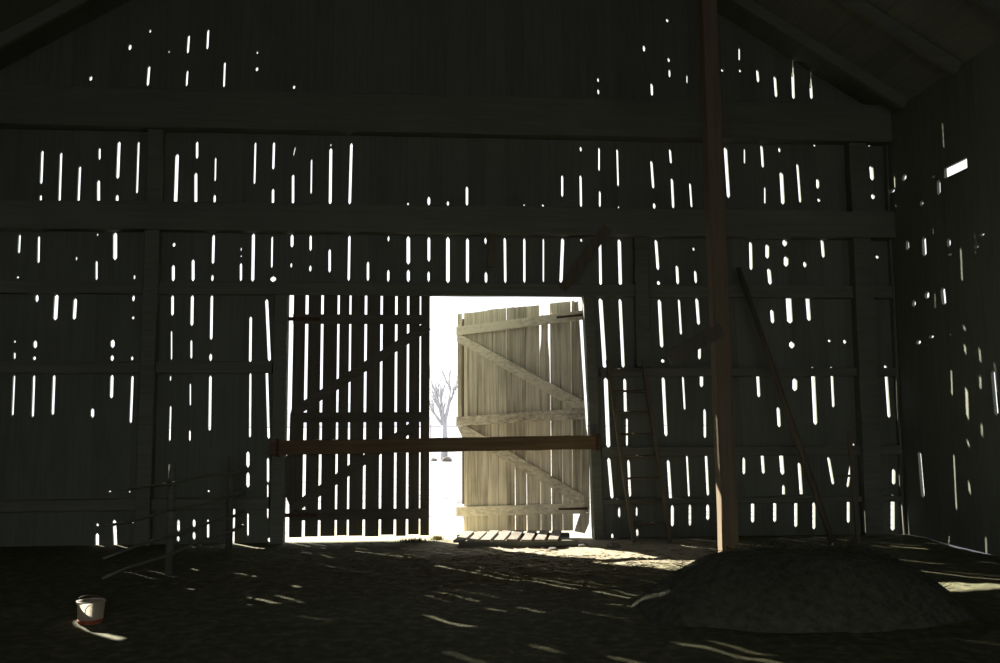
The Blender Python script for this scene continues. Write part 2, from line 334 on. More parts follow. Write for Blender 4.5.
def translucent_plastic():
    m, nt, b = _nodes('milky_plastic')
    N, L = nt.nodes, nt.links
    b.inputs['Base Color'].default_value = (0.3, 0.29, 0.27, 1); b.inputs['Roughness'].default_value = 0.45
    tr = N.new('ShaderNodeBsdfTranslucent'); tr.inputs['Color'].default_value = (0.62, 0.56, 0.44, 1)
    mx = N.new('ShaderNodeMixShader'); mx.inputs['Fac'].default_value = 0.5
    L.new(b.outputs[0], mx.inputs[1]); L.new(tr.outputs[0], mx.inputs[2])
    L.new(mx.outputs[0], N['Material Output'].inputs['Surface'])
    return m
M['plastic'] = translucent_plastic()
M['redband'] = mottled('rusty_red_paint', (0.22, 0.05, 0.025), (0.32, 0.09, 0.04), 20, rough=0.6)
M['ramp'] = wood('ramp_plank_wood', (0.14, 0.125, 0.1), (0.26, 0.24, 0.2), 'Y', scale=0.8)
M['stone'] = mottled('field_stone', (0.1, 0.095, 0.09), (0.22, 0.2, 0.18), 6, bump=0.5)

# ---------------------------------------------------------------- object helpers
def tag(o, label=None, cat=None, group=None, kind=None):
    if label: o['label'] = label
    if cat: o['category'] = cat
    if group: o['group'] = group
    if kind: o['kind'] = kind
    return o

def empty(name, loc):
    o = bpy.data.objects.new(name, None)
    o.location = loc
    o.empty_display_size = 0.2
    COL.objects.link(o)
    return o

def mesh_obj(name, verts, faces, mat, parent=None, smooth=False, origin=None):
    """One mesh object; vertices are given in world coordinates."""
    if origin is None:
        origin = Vector(verts[0]) if verts else Vector()
        xs = [v[0] for v in verts]; ys = [v[1] for v in verts]; zs = [v[2] for v in verts]
        origin = Vector(((min(xs) + max(xs)) / 2, (min(ys) + max(ys)) / 2, min(zs)))
    origin = Vector(origin)
    me = bpy.data.meshes.new(name)
    me.from_pydata([tuple(Vector(v) - origin) for v in verts], [], faces)
    me.validate()
    bm = bmesh.new(); bm.from_mesh(me)
    bmesh.ops.recalc_face_normals(bm, faces=bm.faces)
    bm.to_mesh(me); bm.free()
    if smooth:
        for p in me.polygons: p.use_smooth = True
    me.materials.append(mat)
    o = bpy.data.objects.new(name, me)
    COL.objects.link(o)
    if parent is not None:
        o.parent = parent
        o.location = origin - world_loc(parent)
    else:
        o.location = origin
    return o

def world_loc(o):
    l = Vector(o.location)
    while o.parent is not None:
        o = o.parent
        l = l + Vector(o.location)
    return l

class Geo:
    def __init__(s): s.v = []; s.f = []
    def add(s, v, f):
        k = len(s.v); s.v += [tuple(p) for p in v]; s.f += [tuple(i + k for i in q) for q in f]
        return s
    def box(s, x0, x1, y0, y1, z0, z1):
        v = [(x0, y0, z0), (x1, y0, z0), (x1, y1, z0), (x0, y1, z0), (x0, y0, z1), (x1, y0, z1), (x1, y1, z1), (x0, y1, z1)]
        return s.add(v, [(0, 3, 2, 1), (4, 5, 6, 7), (0, 1, 5, 4), (1, 2, 6, 5), (2, 3, 7, 6), (3, 0, 4, 7)])
    def bar(s, a, b, w, h, up=(0, 0, 1), wane=0.0, seed=0, n=1):
        """Rectangular bar from a to b; w across, h along `up`; wane roughens it like a hewn timber."""
        a, b = Vector(a), Vector(b)
        d = (b - a).normalized()
        side = d.cross(Vector(up)).normalized()
        upv = side.cross(d).normalized()
        rnd = random.Random(seed)
        rings = []
        for i in range(n + 1):
            c = a.lerp(b, i / n)
            j = [rnd.uniform(-wane, wane) for _ in range(8)]
            e = wane * 1.5
            if wane > 0:
                q = [(-w / 2 + e, -h / 2), (w / 2 - e, -h / 2), (w / 2, -h / 2 + e), (w / 2, h / 2 - e),
                     (w / 2 - e, h / 2), (-w / 2 + e, h / 2), (-w / 2, h / 2 - e), (-w / 2, -h / 2 + e)]
                q = [(x + j[k], y + j[(k + 3) % 8]) for k, (x, y) in enumerate(q)]
            else:
                q = [(-w / 2, -h / 2), (w / 2, -h / 2), (w / 2, h / 2), (-w / 2, h / 2)]
            rings.append([c + side * x + upv * y for x, y in q])
        m = len(rings[0]); v = [p for r in rings for p in r]; f = []
        for i in range(n):
            for k in range(m):
                f.append((i * m + k, i * m + (k + 1) % m, (i + 1) * m + (k + 1) % m, (i + 1) * m + k))
        f.append(tuple(range(m))[::-1]); f.append(tuple(n * m + k for k in range(m)))
        return s.add(v, f)
    def tube(s, pts, radii, m=8):
        pts = [Vector(p) for p in pts]
        v, f = [], []
        for i, p in enumerate(pts):
            d = (pts[min(i + 1, len(pts) - 1)] - pts[max(i - 1, 0)]).normalized()
            ref = Vector((0, 0, 1)) if abs(d.z) < 0.9 else Vector((1, 0, 0))
            a = d.cross(ref).normalized(); b = d.cross(a)
            r = radii[i] if isinstance(radii, (list, tuple)) else radii
            for k in range(m):
                t = 2 * math.pi * k / m
                v.append(p + a * (r * math.cos(t)) + b * (r * math.sin(t)))
        for i in range(len(pts) - 1):
            for k in range(m):
                f.append((i * m + k, i * m + (k + 1) % m, (i + 1) * m + (k + 1) % m, (i + 1) * m + k))
        f.append(tuple(range(m))[::-1]); f.append(tuple((len(pts) - 1) * m + k for k in range(m)))
        return s.add(v, f)
    def lathe(s, cx, cy, prof, m=24):
        v, f = [], []
        for r, z in prof:
            for k in range(m):
                t = 2 * math.pi * k / m
                v.append((cx + r * math.cos(t), cy + r * math.sin(t), z))
        for i in range(len(prof) - 1):
            for k in range(m):
                f.append((i * m + k, i * m + (k + 1) % m, (i + 1) * m + (k + 1) % m, (i + 1) * m + k))
        return s.add(v, f)
    def build(s, name, mat, parent=None, smooth=False, origin=None):
        return mesh_obj(name, s.v, s.f, mat, parent, smooth, origin)

# ---------------------------------------------------------------- the shell of the barn
WL, WR = -6.5, 6.6                 # inner faces of the side walls
RIDGE_X, EAVE_Z, SLOPE = 0.05, 6.0, 0.62
Y_BACK, Y_NEAR = 0.0, -18.0
T = 0.040                          # board thickness

def roof_z(x):
    return EAVE_Z + (6.55 - abs(x - RIDGE_X)) * SLOPE

def edge_profile(gap, z0, z1, side):
    """(z, position) along one board edge; side +1: the board left of the joint, -1: the board right of it."""
    u0, segs = gap
    pts = []
    cen = []
    for a, b, ua, ub, w in segs:
        cen += [(a, ua), (b, ub)]
    def centre(z):
        if not cen: return u0
        if z <= cen[0][0]: return cen[0][1]
        if z >= cen[-1][0]: return cen[-1][1]
        for (za, ua), (zb, ub) in zip(cen, cen[1:]):
            if za <= z <= zb:
                return ua + (ub - ua) * (z - za) / max(zb - za, 1e-6)
        return u0
    zs = {z0: 0.0, z1: 0.0}
    for a, b, ua, ub, w in segs:
        e = min(0.03, (b - a) * 0.3)
        for z, ww in ((a - 0.004, 0.0), (a + e, w), (b - e, w), (b + 0.004, 0.0)):
            if z0 < z < z1: zs[z] = ww
        if a <= z0 < b: zs[z0] = w
        if a < z1 <= b: zs[z1] = w
    for z in sorted(zs):
        pts.append((z, centre(z) - side * zs[z] / 2))
    return pts

def interp(p, z):
    if z <= p[0][0]: return p[0][1]
    for (a, ua), (b, ub) in zip(p, p[1:]):
        if a <= z <= b:
            return ua + (ub - ua) * (z - a) / max(b - a, 1e-6)
    return p[-1][1]

def board(parent, gl, gr, z0, z1, place, mat, top=None, dn=0.0, name='board'):
    """A sawn wall board between two joints. place(u, n, z) -> world; n is the depth through the wall."""
    L = edge_profile(gl, z0, z1, -1)
    Rr = edge_profile(gr, z0, z1, 1)
    zs = sorted({round(z, 4) for z, _ in L} | {round(z, 4) for z, _ in Rr})
    v, f = [], []
    for i, z in enumerate(zs):
        a, b = interp(L, z), interp(Rr, z)
        za = zb = z
        if top is not None and i == len(zs) - 1:
            za, zb = top(a), top(b)
        v += [place(a, dn, za), place(b, dn, zb), place(b, dn + T, zb), place(a, dn + T, za)]
    for i in range(len(zs) - 1):
        k = 4 * i
        for j in range(4):
            f.append((k + j, k + (j + 1) % 4, k + 4 + (j + 1) % 4, k + 4 + j))
    f.append((3, 2, 1, 0)); k = 4 * (len(zs) - 1); f.append((k, k + 1, k + 2, k + 3))
    return mesh_obj(name, v, f, mat, parent)

rng = random.Random(11)
place_back = lambda u, n, z: (u, Y_BACK + n, z)

wall_back = tag(empty('wall_back', (0, 0, 0)), 'tall gable wall of gapped vertical barn boards around the doorway', 'wall', kind='structure')
DOOR_L, DOOR_R, DOOR_TOP = -1.93, 2.165, 3.33

# upper gable boards, up to the roof slope
tg = [(WL, [])] + TOP_GAPS + [(WR, [])]
for a, b in zip(tg, tg[1:]):
    board(wall_back, a, b, 5.86, min(roof_z(a[0]), roof_z(b[0])) - 0.02, place_back, M['board'],
          top=lambda u: roof_z(u) + 0.004, dn=rng.uniform(0, 0.004))
# main boards, cut off above the doorway
mg = [(WL, [])] + MAIN_GAPS + [(WR, [])]
SPLIT_L, SPLIT_R = -2.75, 4.15
for a, b in zip(mg, mg[1:]):
    mid = (a[0] + b[0]) / 2
    dn = rng.uniform(0, 0.004)
    if a[0] < DOOR_L - 0.05 and b[0] > DOOR_L:
        board(wall_back, a, b, DOOR_TOP, 5.86, place_back, M['board'], dn=dn)
        board(wall_back, a, (DOOR_L, []), 0.0, DOOR_TOP, place_back, M['board'], dn=dn)
    elif a[0] < DOOR_R and b[0] > DOOR_R:
        board(wall_back, a, b, DOOR_TOP, 5.86, place_back, M['board'], dn=dn)
        board(wall_back, (DOOR_R, [(0.0, 1.4, 2.195, 2.175, 0.0), (1.45, 3.4, 2.173, 2.095, 0.0)]), b, 0.0, DOOR_TOP, place_back, M['board'], dn=dn)
    elif DOOR_L - 0.06 <= a[0] and b[0] <= DOOR_R:
        board(wall_back, a, b, DOOR_TOP, 5.86, place_back, M['board'], dn=dn)
    elif mid < SPLIT_L or mid > SPLIT_R:
        board(wall_back, a, b, 0.56, 5.86, place_back, M['board'], dn=dn)
    else:
        board(wall_back, a, b, 0.0, 5.86, place_back, M['board'], dn=dn)
# short replacement boards along the foot of the wall
for gaps, e0, e1 in ((SKIRT_LEFT_GAPS, (WL, []), None), (SKIRT_RIGHT_GAPS, None, (WR, []))):
    g = list(gaps)
    if e0: g = [e0] + g + [[q for q in mg if abs(q[0] + 2.69) < 0.01][0]]
    if e1: g = [[q for q in mg if abs(q[0] - 4.0) < 0.01][0]] + g + [e1]
    g[0] = (g[0][0], []) ; g[-1] = (g[-1][0], [])
    for a, b in zip(g, g[1:]):
        board(wall_back, a, b, 0.0, 0.56, place_back, M['board'], dn=rng.uniform(0, 0.004))

# horizontal timbers nailed across the inside of the wall
def beam(name, x0, x1, z0, z1, depth, parent=wall_back, y=0.0, seed=1):
    return Geo().bar((x0, y - depth / 2, (z0 + z1) / 2), (x1, y - depth / 2, (z0 + z1) / 2), depth - 0.012, z1 - z0,
                     wane=0.006, seed=seed, n=24).build(name, M['beam'], parent)
beam('tie_beam', WL + 0.01, WR - 0.01, 4.16, 4.54, 0.22, seed=2)
beam('loft_beam', WL + 0.01, WR - 0.01, 5.56, 6.1, 0.24, seed=3)
beam('door_header', WL + 0.01, WR - 0.01, 3.31, 3.48, 0.1, seed=4)
beam('girt', WL + 0.01, -2.13, 2.25, 2.4, 0.1, seed=5)
beam('girt', 2.33, WR - 0.01, 2.2, 2.32, 0.1, seed=6)
beam('girt', 2.33, WR - 0.01, 1.1, 1.23, 0.1, seed=7)
beam('girt', 2.33, WR - 0.01, 0.45, 0.53, 0.1, seed=8)
beam('girt', WL + 0.01, -2.13, 0.45, 0.6, 0.1, seed=9)
# uprights against the wall: door jambs, studs and corner posts
def upright(name, x0, x1, z0, z1, depth, seed):
    return Geo().bar(((x0 + x1) / 2, -depth / 2 - 0.005, z0), ((x0 + x1) / 2, -depth / 2 - 0.005, z1), x1 - x0, depth - 0.012,
                     up=(0, 1, 0), wane=0.005, seed=seed, n=16).build(name, M['beam'], wall_back)
upright('door_jamb', -2.1, -1.93, 0.0, 3.3, 0.15, 21)
Geo().bar((2.275, -0.08, 0.0), (2.17, -0.08, 3.3), 0.14, 0.138, up=(0, 1, 0), wane=0.005, seed=22, n=16).build('door_jamb', M['beam'], wall_back)
upright('stud', -3.83, -3.64, 0.0, 5.55, 0.16, 23)
upright('stud', 2.83, 3.03, 2.33, 4.15, 0.14, 24)
upright('stud', 5.98, 6.24, 0.0, 5.55, 0.18, 25)
upright('stud', 6.56, 6.59, 0.0, 5.55, 0.1, 27)
# braces between header and tie beam
Geo().bar((0.83, -0.25, 4.14), (0.80, -0.2, 3.7), 0.05, 0.075, up=(1, 0, 0)).build('hanger_strip', M['post'], wall_back)
Geo().bar((2.42, -0.3, 4.24), (1.8, -0.18, 3.4), 0.05, 0.13, up=(0, 0, 1)).build('brace', M['post'], wall_back)

# side walls, near wall
place_right = lambda u, n, z: (WR + n, u, z)
wall_right = tag(empty('wall_right', (WR, -9, 0)), 'side wall of dark vertical barn boards with one narrow rectangular hole high up', 'wall', kind='structure')
sg = list(SIDE_GAPS)
g = (sg[0][0] - 0.264)
nearer = []
while g > Y_NEAR + 0.2:
    nearer.append((round(g, 3), [])); g -= 0.264
sg = [(Y_NEAR, [])] + nearer[::-1] + sg + [(0.022, [])]
HOLE = (-1.955, -1.45, 4.685, 4.815)
for a, b in zip(sg, sg[1:]):
    dn = rng.uniform(0, 0.004)
    m0, m1 = max(a[0], HOLE[0]), min(b[0], HOLE[1])
    if m1 - m0 > 0.02:
        board(wall_right, a, b, 0.0, HOLE[2], place_right, M['board'], dn=dn)
        board(wall_right, a, b, HOLE[3], roof_z(WR) , place_right, M['board'], dn=dn)
        if m0 > a[0] + 0.02: board(wall_right, (a[0], a[1]), (HOLE[0], []), HOLE[2], HOLE[3], place_right, M['board'], dn=dn)
        if m1 < b[0] - 0.02: board(wall_right, (HOLE[1], []), (b[0], b[1]), HOLE[2], HOLE[3], place_right, M['board'], dn=dn)
    else:
        board(wall_right, a, b, 0.0, roof_z(WR), place_right, M['board'], dn=dn)
place_left = lambda u, n, z: (WL - n, u, z)
wall_left = tag(empty('wall_left', (WL, -9, 0)), 'side wall of closed dark vertical barn boards', 'wall', kind='structure')
LEFT_U = -0.60
PAIL_SUN_HOLE = [(3.3, 3.85, LEFT_U, LEFT_U, 0.14)]     # unseen gap added high up near the corner to sunlight the pail
u = Y_NEAR
while u < 0.0:
    e = min(u + 0.264, 0.022)
    if 0.022 - e < 0.1: e = 0.022
    board(wall_left, (u, PAIL_SUN_HOLE if abs(u - LEFT_U) < 0.14 else []), (e, PAIL_SUN_HOLE if abs(e - LEFT_U) < 0.14 else []), 0.0, roof_z(WL), place_left, M['board'], dn=rng.uniform(0, 0.004))
    u = e
place_near = lambda u, n, z: (u, Y_NEAR - n, z)
wall_front = tag(empty('wall_front', (0, Y_NEAR, 0)), 'gable wall of dark boards with a wide opening added behind the viewer for fill light', 'wall', kind='structure')
u = WL
while u < WR - 0.01:
    e = u + 0.262
    if WR - e < 0.1: e = WR
    IN_FILL_OPENING = abs((u + e) / 2 - 0.05) < FILL_OPEN
    board(wall_front, (u, []), (e, []), 5.4 if IN_FILL_OPENING else 0.0, min(roof_z(u), roof_z(e)) - 0.02, place_near, M['board'], top=lambda q: roof_z(q) + 0.004,
          dn=rng.uniform(0, 0.004))
    u = e

# roof: sheathing boards along the barn, rafters below
ceiling = tag(empty('ceiling', (RIDGE_X, -9, EAVE_Z)), 'dark gable roof of sheathing boards on rafters', 'roof', kind='structure')
nb = 26
span = 6.55 + 0.35
for s in (-1, 1):
    for i in range(nb):
        d0, d1 = span * i / nb, span * (i + 1) / nb
        x0, x1 = RIDGE_X + s * d0, RIDGE_X + s * d1
        z0, z1 = roof_z(x0), roof_z(x1)
        t = 0.028
        y0, y1 = Y_NEAR - 0.4, 0.4
        v = [(x0, y0, z0), (x1, y0, z1), (x1, y0, z1 + t), (x0, y0, z0 + t), (x0, y1, z0), (x1, y1, z1), (x1, y1, z1 + t), (x0, y1, z0 + t)]
        mesh_obj('roof_board', v, [(0, 1, 2, 3), (7, 6, 5, 4), (0, 4, 5, 1), (1, 5, 6, 2), (2, 6, 7, 3), (3, 7, 4, 0)], M['board_h'], ceiling)
    for j in range(14):
        y = -0.7 - 1.27 * j
        xe, xr = RIDGE_X + s * 6.5, RIDGE_X + s * 0.03
        Geo().bar((xr, y, roof_z(xr) - 0.085), (xe, y, roof_z(xe) - 0.085), 0.07, 0.16).build('rafter', M['beam'], ceiling)

# floor: trodden dirt and straw, uneven
def fz(x, y):
    if y > -0.05: return 0.0
    k = min(1.0, (-0.05 - y) / 0.6)
    return k * (0.030 * noise.noise((x * 0.9, y * 0.9, 3.1)) + 0.022 * noise.noise((x * 2.7, y * 2.7, 7.7)) + 0.008 * noise.noise((x * 8, y * 8, 1.2)))
nx, ny = 150, 210
v = []; f = []
for j in range(ny + 1):
    y = Y_NEAR + (0.06 - Y_NEAR) * j / ny
    for i in range(nx + 1):
        x = WL + (WR - WL) * i / nx
        v.append((x, y, fz(x, y)))
for j in range(ny):
    for i in range(nx):
        k = j * (nx + 1) + i
        f.append((k, k + 1, k + nx + 2, k + nx + 1))
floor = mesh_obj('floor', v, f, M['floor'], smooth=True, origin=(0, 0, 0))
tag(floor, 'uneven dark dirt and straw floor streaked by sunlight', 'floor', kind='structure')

# ---------------------------------------------------------------- outside
v, f = [], []
ring = [0.05, 1, 2, 3, 5, 8, 12, 18, 26, 40, 60, 90, 140, 220, 350, 600]
xs = [-400, -200, -100, -50, -25, -12, -6, -3, 0, 3, 6, 12, 25, 50, 100, 200, 400]
for y in ring:
    for x in xs:
        v.append((x, y, -0.012 + (0.06 * noise.noise((x * 0.13, y * 0.13, 0)) * min(1, y / 12) if y < 90 else 0)))
for j in range(len(ring) - 1):
    for i in range(len(xs) - 1):
        k = j * len(xs) + i
        f.append((k, k + 1, k + len(xs) + 1, k + len(xs)))
ground = mesh_obj('ground', v, f, M['ground'], smooth=True, origin=(0, 0, 0))
tag(ground, 'bright pale snowy ground outside the barn doorway', 'ground', kind='structure')
# ground on the other sides of the barn
Geo().box(-400, WL - 0.03, -300, 0.05, -0.3, -0.013).build('ground', M['ground'], origin=(0, 0, -0.3))
tag(bpy.data.objects['ground.001'], 'bright snowy ground along the outer side of the closed wall', 'ground', kind='structure')
Geo().box(WR + 0.03, 400, -300, 0.05, -0.3, -0.013).build('ground', M['ground'], origin=(0, 0, -0.3))
tag(bpy.data.objects['ground.002'], 'bright snowy ground beyond the wall with the narrow hole', 'ground', kind='structure')
Geo().box(WL - 0.03, WR + 0.03, -300, Y_NEAR - 0.03, -0.3, -0.013).build('ground', M['ground'], origin=(0, 0, -0.3))
tag(bpy.data.objects['ground.003'], 'bright snowy ground behind the viewer end of the barn', 'ground', kind='structure')

def hill(name, label, cx, cy, w, h, seed):
    v, f = [], []
    n, m = 40, 6
    for j in range(m + 1):
        for i in range(n + 1):
            t = i / n * 2 - 1; q = j / m * 2 - 1
            z = h * (1 - t * t) * (1 - q * q) * (0.8 + 0.3 * noise.noise((t * 3 + seed, q * 2, 0)))
            v.append((cx + t * w, cy + q * 60, -0.4 + z))
    for j in range(m):
        for i in range(n):
            k = j * (n + 1) + i
            f.append((k, k + 1, k + n + 2, k + n + 1))
    o = mesh_obj(name, v, f, M['hill'], smooth=True)
    return tag(o, label, 'hill', kind='structure')
hill('hill', 'low pale blue hill on the horizon beyond the bare tree', -42, 320, 55, 9.5, 0)

def bare_tree(name, label, base, height, seed):
    rnd = random.Random(seed)
    root = tag(empty(name, base), label, 'tree')
    b = Vector(base)
    trunk_h = height * 0.42
    tp = [b, b + Vector((0.03, 0, trunk_h * 0.5)), b + Vector((0.0, 0, trunk_h))]
    Geo().tube(tp, [0.16, 0.12, 0.1], 8).build('trunk', M['bark'], root, True)
    def twig(g, p, d, ln, r, lvl):
        n = 3; pts = [p]; q = p.copy(); dd = d.copy()
        for i in range(n):
            dd = (dd + Vector((rnd.uniform(-.14, .14), rnd.uniform(-.14, .14), 0.08))).normalized()
            q = q + dd * (ln / n); pts.append(q.copy())
        g.tube(pts, [r * (1 - 0.22 * i) for i in range(n + 1)], 5 if lvl else 6)
        if lvl < 2:
            for k in range(3 if lvl < 2 else 2):
                i = rnd.randint(1, n)
                ax = Vector((rnd.uniform(-1, 1), rnd.uniform(-1, 1), rnd.uniform(0.1, 0.7))).normalized()
                twig(g, pts[i], (dd + ax * 0.62).normalized(), ln * rnd.uniform(.5, .72), r * 0.58, lvl + 1)
    for dx, dz, ln in ((-0.42, 0.9, .5), (0.36, 0.95, .54), (-0.12, 1.0, .42), (-0.75, 0.8, .44), (0.16, 1, .58), (-0.3, 1, .6)):
        g = Geo()
        d = Vector((dx, rnd.uniform(-.3, .3), dz)).normalized()
        twig(g, tp[2] - Vector((0, 0, rnd.uniform(0, 0.25))), d, height * ln * 0.66, 0.08, 0)
        g.build('branch', M['bark'], root, True)
    return root
bare_tree('bare_tree', 'bare leafless pale grey tree standing outside beside the open door', (0.58, 27.0, -0.02), 3.9, 5)

def rail_fence():
    root = tag(empty('rail_fence', (0, 62, 0)), 'thin grey post and rail fence crossing the snow beyond the tree', 'fence')
    for i in range(17):
        x = -24 + 3.0 * i
        Geo().bar((x, 62, -0.1), (x, 62, 1.3), 0.12, 0.12, up=(0, 1, 0)).build('post', M['fence'], root)
    for z in (1.12,):
        Geo().bar((-24.3, 61.9, z), (24.3, 61.9, z), 0.05, 0.09).build('rail', M['fence'], root)
rail_fence()
def rock(name, label, c, r, seed, mat='stone', sq=0.6, group=None):
    bm = bmesh.new()
    bmesh.ops.create_icosphere(bm, subdivisions=2, radius=1)
    for q in bm.verts:
        k = 1 + 0.35 * noise.noise(q.co * 1.3 + Vector((seed, 0, 0)))
        q.co = Vector((q.co.x * r * k, q.co.y * r * k * 0.8, max(q.co.z, -0.5) * r * sq * k))
    me = bpy.data.meshes.new(name); bm.to_mesh(me); bm.free()
    me.materials.append(M[mat])
    o = bpy.data.objects.new(name, me); COL.objects.link(o); o.location = c
    return tag(o, label, 'rock', group)
rock('rock', 'larger grey rock lying in the snow at the foot of the tree', (0.62, 24.0, 0.04), 0.24, 3)
rock('rock', 'small grey rock in the snow nearest the shut door edge', (0.12, 24.6, 0.02), 0.14, 9)

# ---------------------------------------------------------------- doors
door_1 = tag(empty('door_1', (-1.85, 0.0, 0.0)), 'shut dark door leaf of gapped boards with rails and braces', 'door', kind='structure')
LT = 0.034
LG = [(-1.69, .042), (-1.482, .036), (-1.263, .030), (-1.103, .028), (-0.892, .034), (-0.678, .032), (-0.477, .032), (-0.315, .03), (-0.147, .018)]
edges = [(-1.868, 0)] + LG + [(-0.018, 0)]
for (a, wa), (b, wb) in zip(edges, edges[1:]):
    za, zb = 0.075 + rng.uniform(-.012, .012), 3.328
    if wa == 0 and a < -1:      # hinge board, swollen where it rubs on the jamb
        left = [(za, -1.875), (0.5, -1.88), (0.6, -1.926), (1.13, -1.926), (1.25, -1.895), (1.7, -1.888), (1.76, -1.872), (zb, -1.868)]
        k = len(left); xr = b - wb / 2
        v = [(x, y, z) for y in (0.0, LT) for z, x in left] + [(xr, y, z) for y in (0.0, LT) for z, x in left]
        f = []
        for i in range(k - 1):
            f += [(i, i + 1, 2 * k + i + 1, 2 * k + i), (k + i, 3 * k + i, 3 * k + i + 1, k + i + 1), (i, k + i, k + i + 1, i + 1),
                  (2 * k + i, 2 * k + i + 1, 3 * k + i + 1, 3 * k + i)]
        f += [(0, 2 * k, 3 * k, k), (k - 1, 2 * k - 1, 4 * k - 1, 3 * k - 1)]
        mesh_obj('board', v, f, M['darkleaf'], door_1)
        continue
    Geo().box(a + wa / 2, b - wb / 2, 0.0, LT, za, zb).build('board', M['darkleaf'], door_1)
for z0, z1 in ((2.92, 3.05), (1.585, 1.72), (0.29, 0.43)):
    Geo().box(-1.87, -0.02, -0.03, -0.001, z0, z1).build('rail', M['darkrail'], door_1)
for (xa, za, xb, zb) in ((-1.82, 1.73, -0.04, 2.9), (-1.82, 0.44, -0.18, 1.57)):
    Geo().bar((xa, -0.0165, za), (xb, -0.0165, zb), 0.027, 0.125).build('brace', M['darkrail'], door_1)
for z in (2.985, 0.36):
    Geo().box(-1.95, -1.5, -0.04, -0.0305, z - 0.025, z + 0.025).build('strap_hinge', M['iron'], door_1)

door_2 = tag(empty('door_2', (2.14, 0.03, 0.0)), 'weathered grey plank door leaf standing ajar with a broken board', 'door', kind='structure')
HX, HY = 2.14, 0.03
LW = 1.95
EX, EY = -1.75 / LW, 0.86 / LW
NX, NY = EY * -1, EX             # towards the inside of the barn
DROOP = 0.105
def lp(s, n, z):
    return (HX + EX * s + NX * n, HY + EY * s + NY * n, z - DROOP * s / LW)
def leaf_piece(name, poly, n0, n1, mat):
    """poly: (s, z) corners of a flat piece of the leaf, n0..n1 its thickness."""
    k = len(poly)
    v = [lp(s, n0, z) for s, z in poly] + [lp(s, n1, z) for s, z in poly]
    f = [tuple(range(k)), tuple(range(2 * k - 1, k - 1, -1))] + [(i, (i + 1) % k, k + (i + 1) % k, k + i) for i in range(k)]
    return mesh_obj(name, v, f, mat, door_2)
BT = 0.024
# joints between the leaf boards: position, opening near the foot, halfway, below the top rail, at the top
LJ = [(1.787, .004, .004, .003, .004), (1.63, .004, .004, .002, .003), (1.477, .004, .003, .002, .004), (1.31, .003, .004, .002, .003),
      (1.178, .003, .003, .008, .014), (1.058, .018, .008, .003, .004), (0.884, .014, .006, .002, .004), (0.675, .010, .006, .004, .003),
      (0.516, .018, .016, .010, .006), (0.353, .010, .009, .007, .004), (0.205, .006, .008, .008, .006)]
def edge(j, s):
    c, g0, g1, g2, g3 = j
    return [(0.1, c + s * g0 / 2), (0.7, c + s * g0 / 2), (1.2, c + s * g1 / 2), (2.0, c + s * g1 / 3), (2.6, c + s * g2 / 2), (3.05, c + s * g2 / 2),
            (3.12, c + s * g3 / 2), (3.28, c + s * g3 / 2)]
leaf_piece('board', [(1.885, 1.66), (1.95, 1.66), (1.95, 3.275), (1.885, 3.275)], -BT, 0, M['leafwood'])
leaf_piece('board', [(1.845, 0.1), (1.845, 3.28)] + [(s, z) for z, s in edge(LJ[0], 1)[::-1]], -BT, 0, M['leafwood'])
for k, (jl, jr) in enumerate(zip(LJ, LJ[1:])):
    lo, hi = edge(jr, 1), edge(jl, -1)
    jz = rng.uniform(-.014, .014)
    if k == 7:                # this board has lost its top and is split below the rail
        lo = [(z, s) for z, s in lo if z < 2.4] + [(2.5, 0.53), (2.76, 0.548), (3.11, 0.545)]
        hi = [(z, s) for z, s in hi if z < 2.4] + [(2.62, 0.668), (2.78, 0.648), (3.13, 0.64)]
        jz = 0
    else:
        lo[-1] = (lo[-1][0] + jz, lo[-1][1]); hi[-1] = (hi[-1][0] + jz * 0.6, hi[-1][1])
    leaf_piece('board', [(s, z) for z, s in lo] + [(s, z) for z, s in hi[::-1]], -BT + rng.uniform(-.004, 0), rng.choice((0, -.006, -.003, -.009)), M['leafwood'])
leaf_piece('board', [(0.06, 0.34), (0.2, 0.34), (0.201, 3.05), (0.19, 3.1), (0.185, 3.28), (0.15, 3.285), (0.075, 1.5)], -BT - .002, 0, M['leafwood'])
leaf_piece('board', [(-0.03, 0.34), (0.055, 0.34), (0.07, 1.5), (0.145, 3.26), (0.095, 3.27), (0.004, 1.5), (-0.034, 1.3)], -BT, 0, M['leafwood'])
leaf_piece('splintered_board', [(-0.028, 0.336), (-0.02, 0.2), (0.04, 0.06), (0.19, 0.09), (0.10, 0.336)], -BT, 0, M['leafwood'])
leaf_piece('shade_strip', [(1.84, 0.5), (1.89, 0.5), (1.89, 3.2), (1.84, 3.2)], -BT - 0.03, -BT - 0.005, M['post'])  # dark strip standing in for the shaded edge of a thicker board
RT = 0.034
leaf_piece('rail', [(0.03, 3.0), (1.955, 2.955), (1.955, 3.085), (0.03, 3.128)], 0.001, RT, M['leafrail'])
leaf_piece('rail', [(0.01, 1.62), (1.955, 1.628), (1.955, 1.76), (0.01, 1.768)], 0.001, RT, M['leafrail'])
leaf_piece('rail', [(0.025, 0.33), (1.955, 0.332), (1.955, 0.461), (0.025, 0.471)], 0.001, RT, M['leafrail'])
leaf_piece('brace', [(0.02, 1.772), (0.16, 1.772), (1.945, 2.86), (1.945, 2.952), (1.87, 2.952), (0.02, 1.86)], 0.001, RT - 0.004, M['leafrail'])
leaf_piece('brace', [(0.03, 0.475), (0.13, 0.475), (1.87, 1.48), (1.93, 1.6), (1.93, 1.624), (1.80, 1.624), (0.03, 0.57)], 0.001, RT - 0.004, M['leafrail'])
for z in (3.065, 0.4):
    leaf_piece('strap_hinge', [(-0.02, z - 0.02), (0.4, z - 0.012), (0.4, z + 0.012), (-0.02, z + 0.02)], RT + 0.001, RT + 0.008, M['iron'])

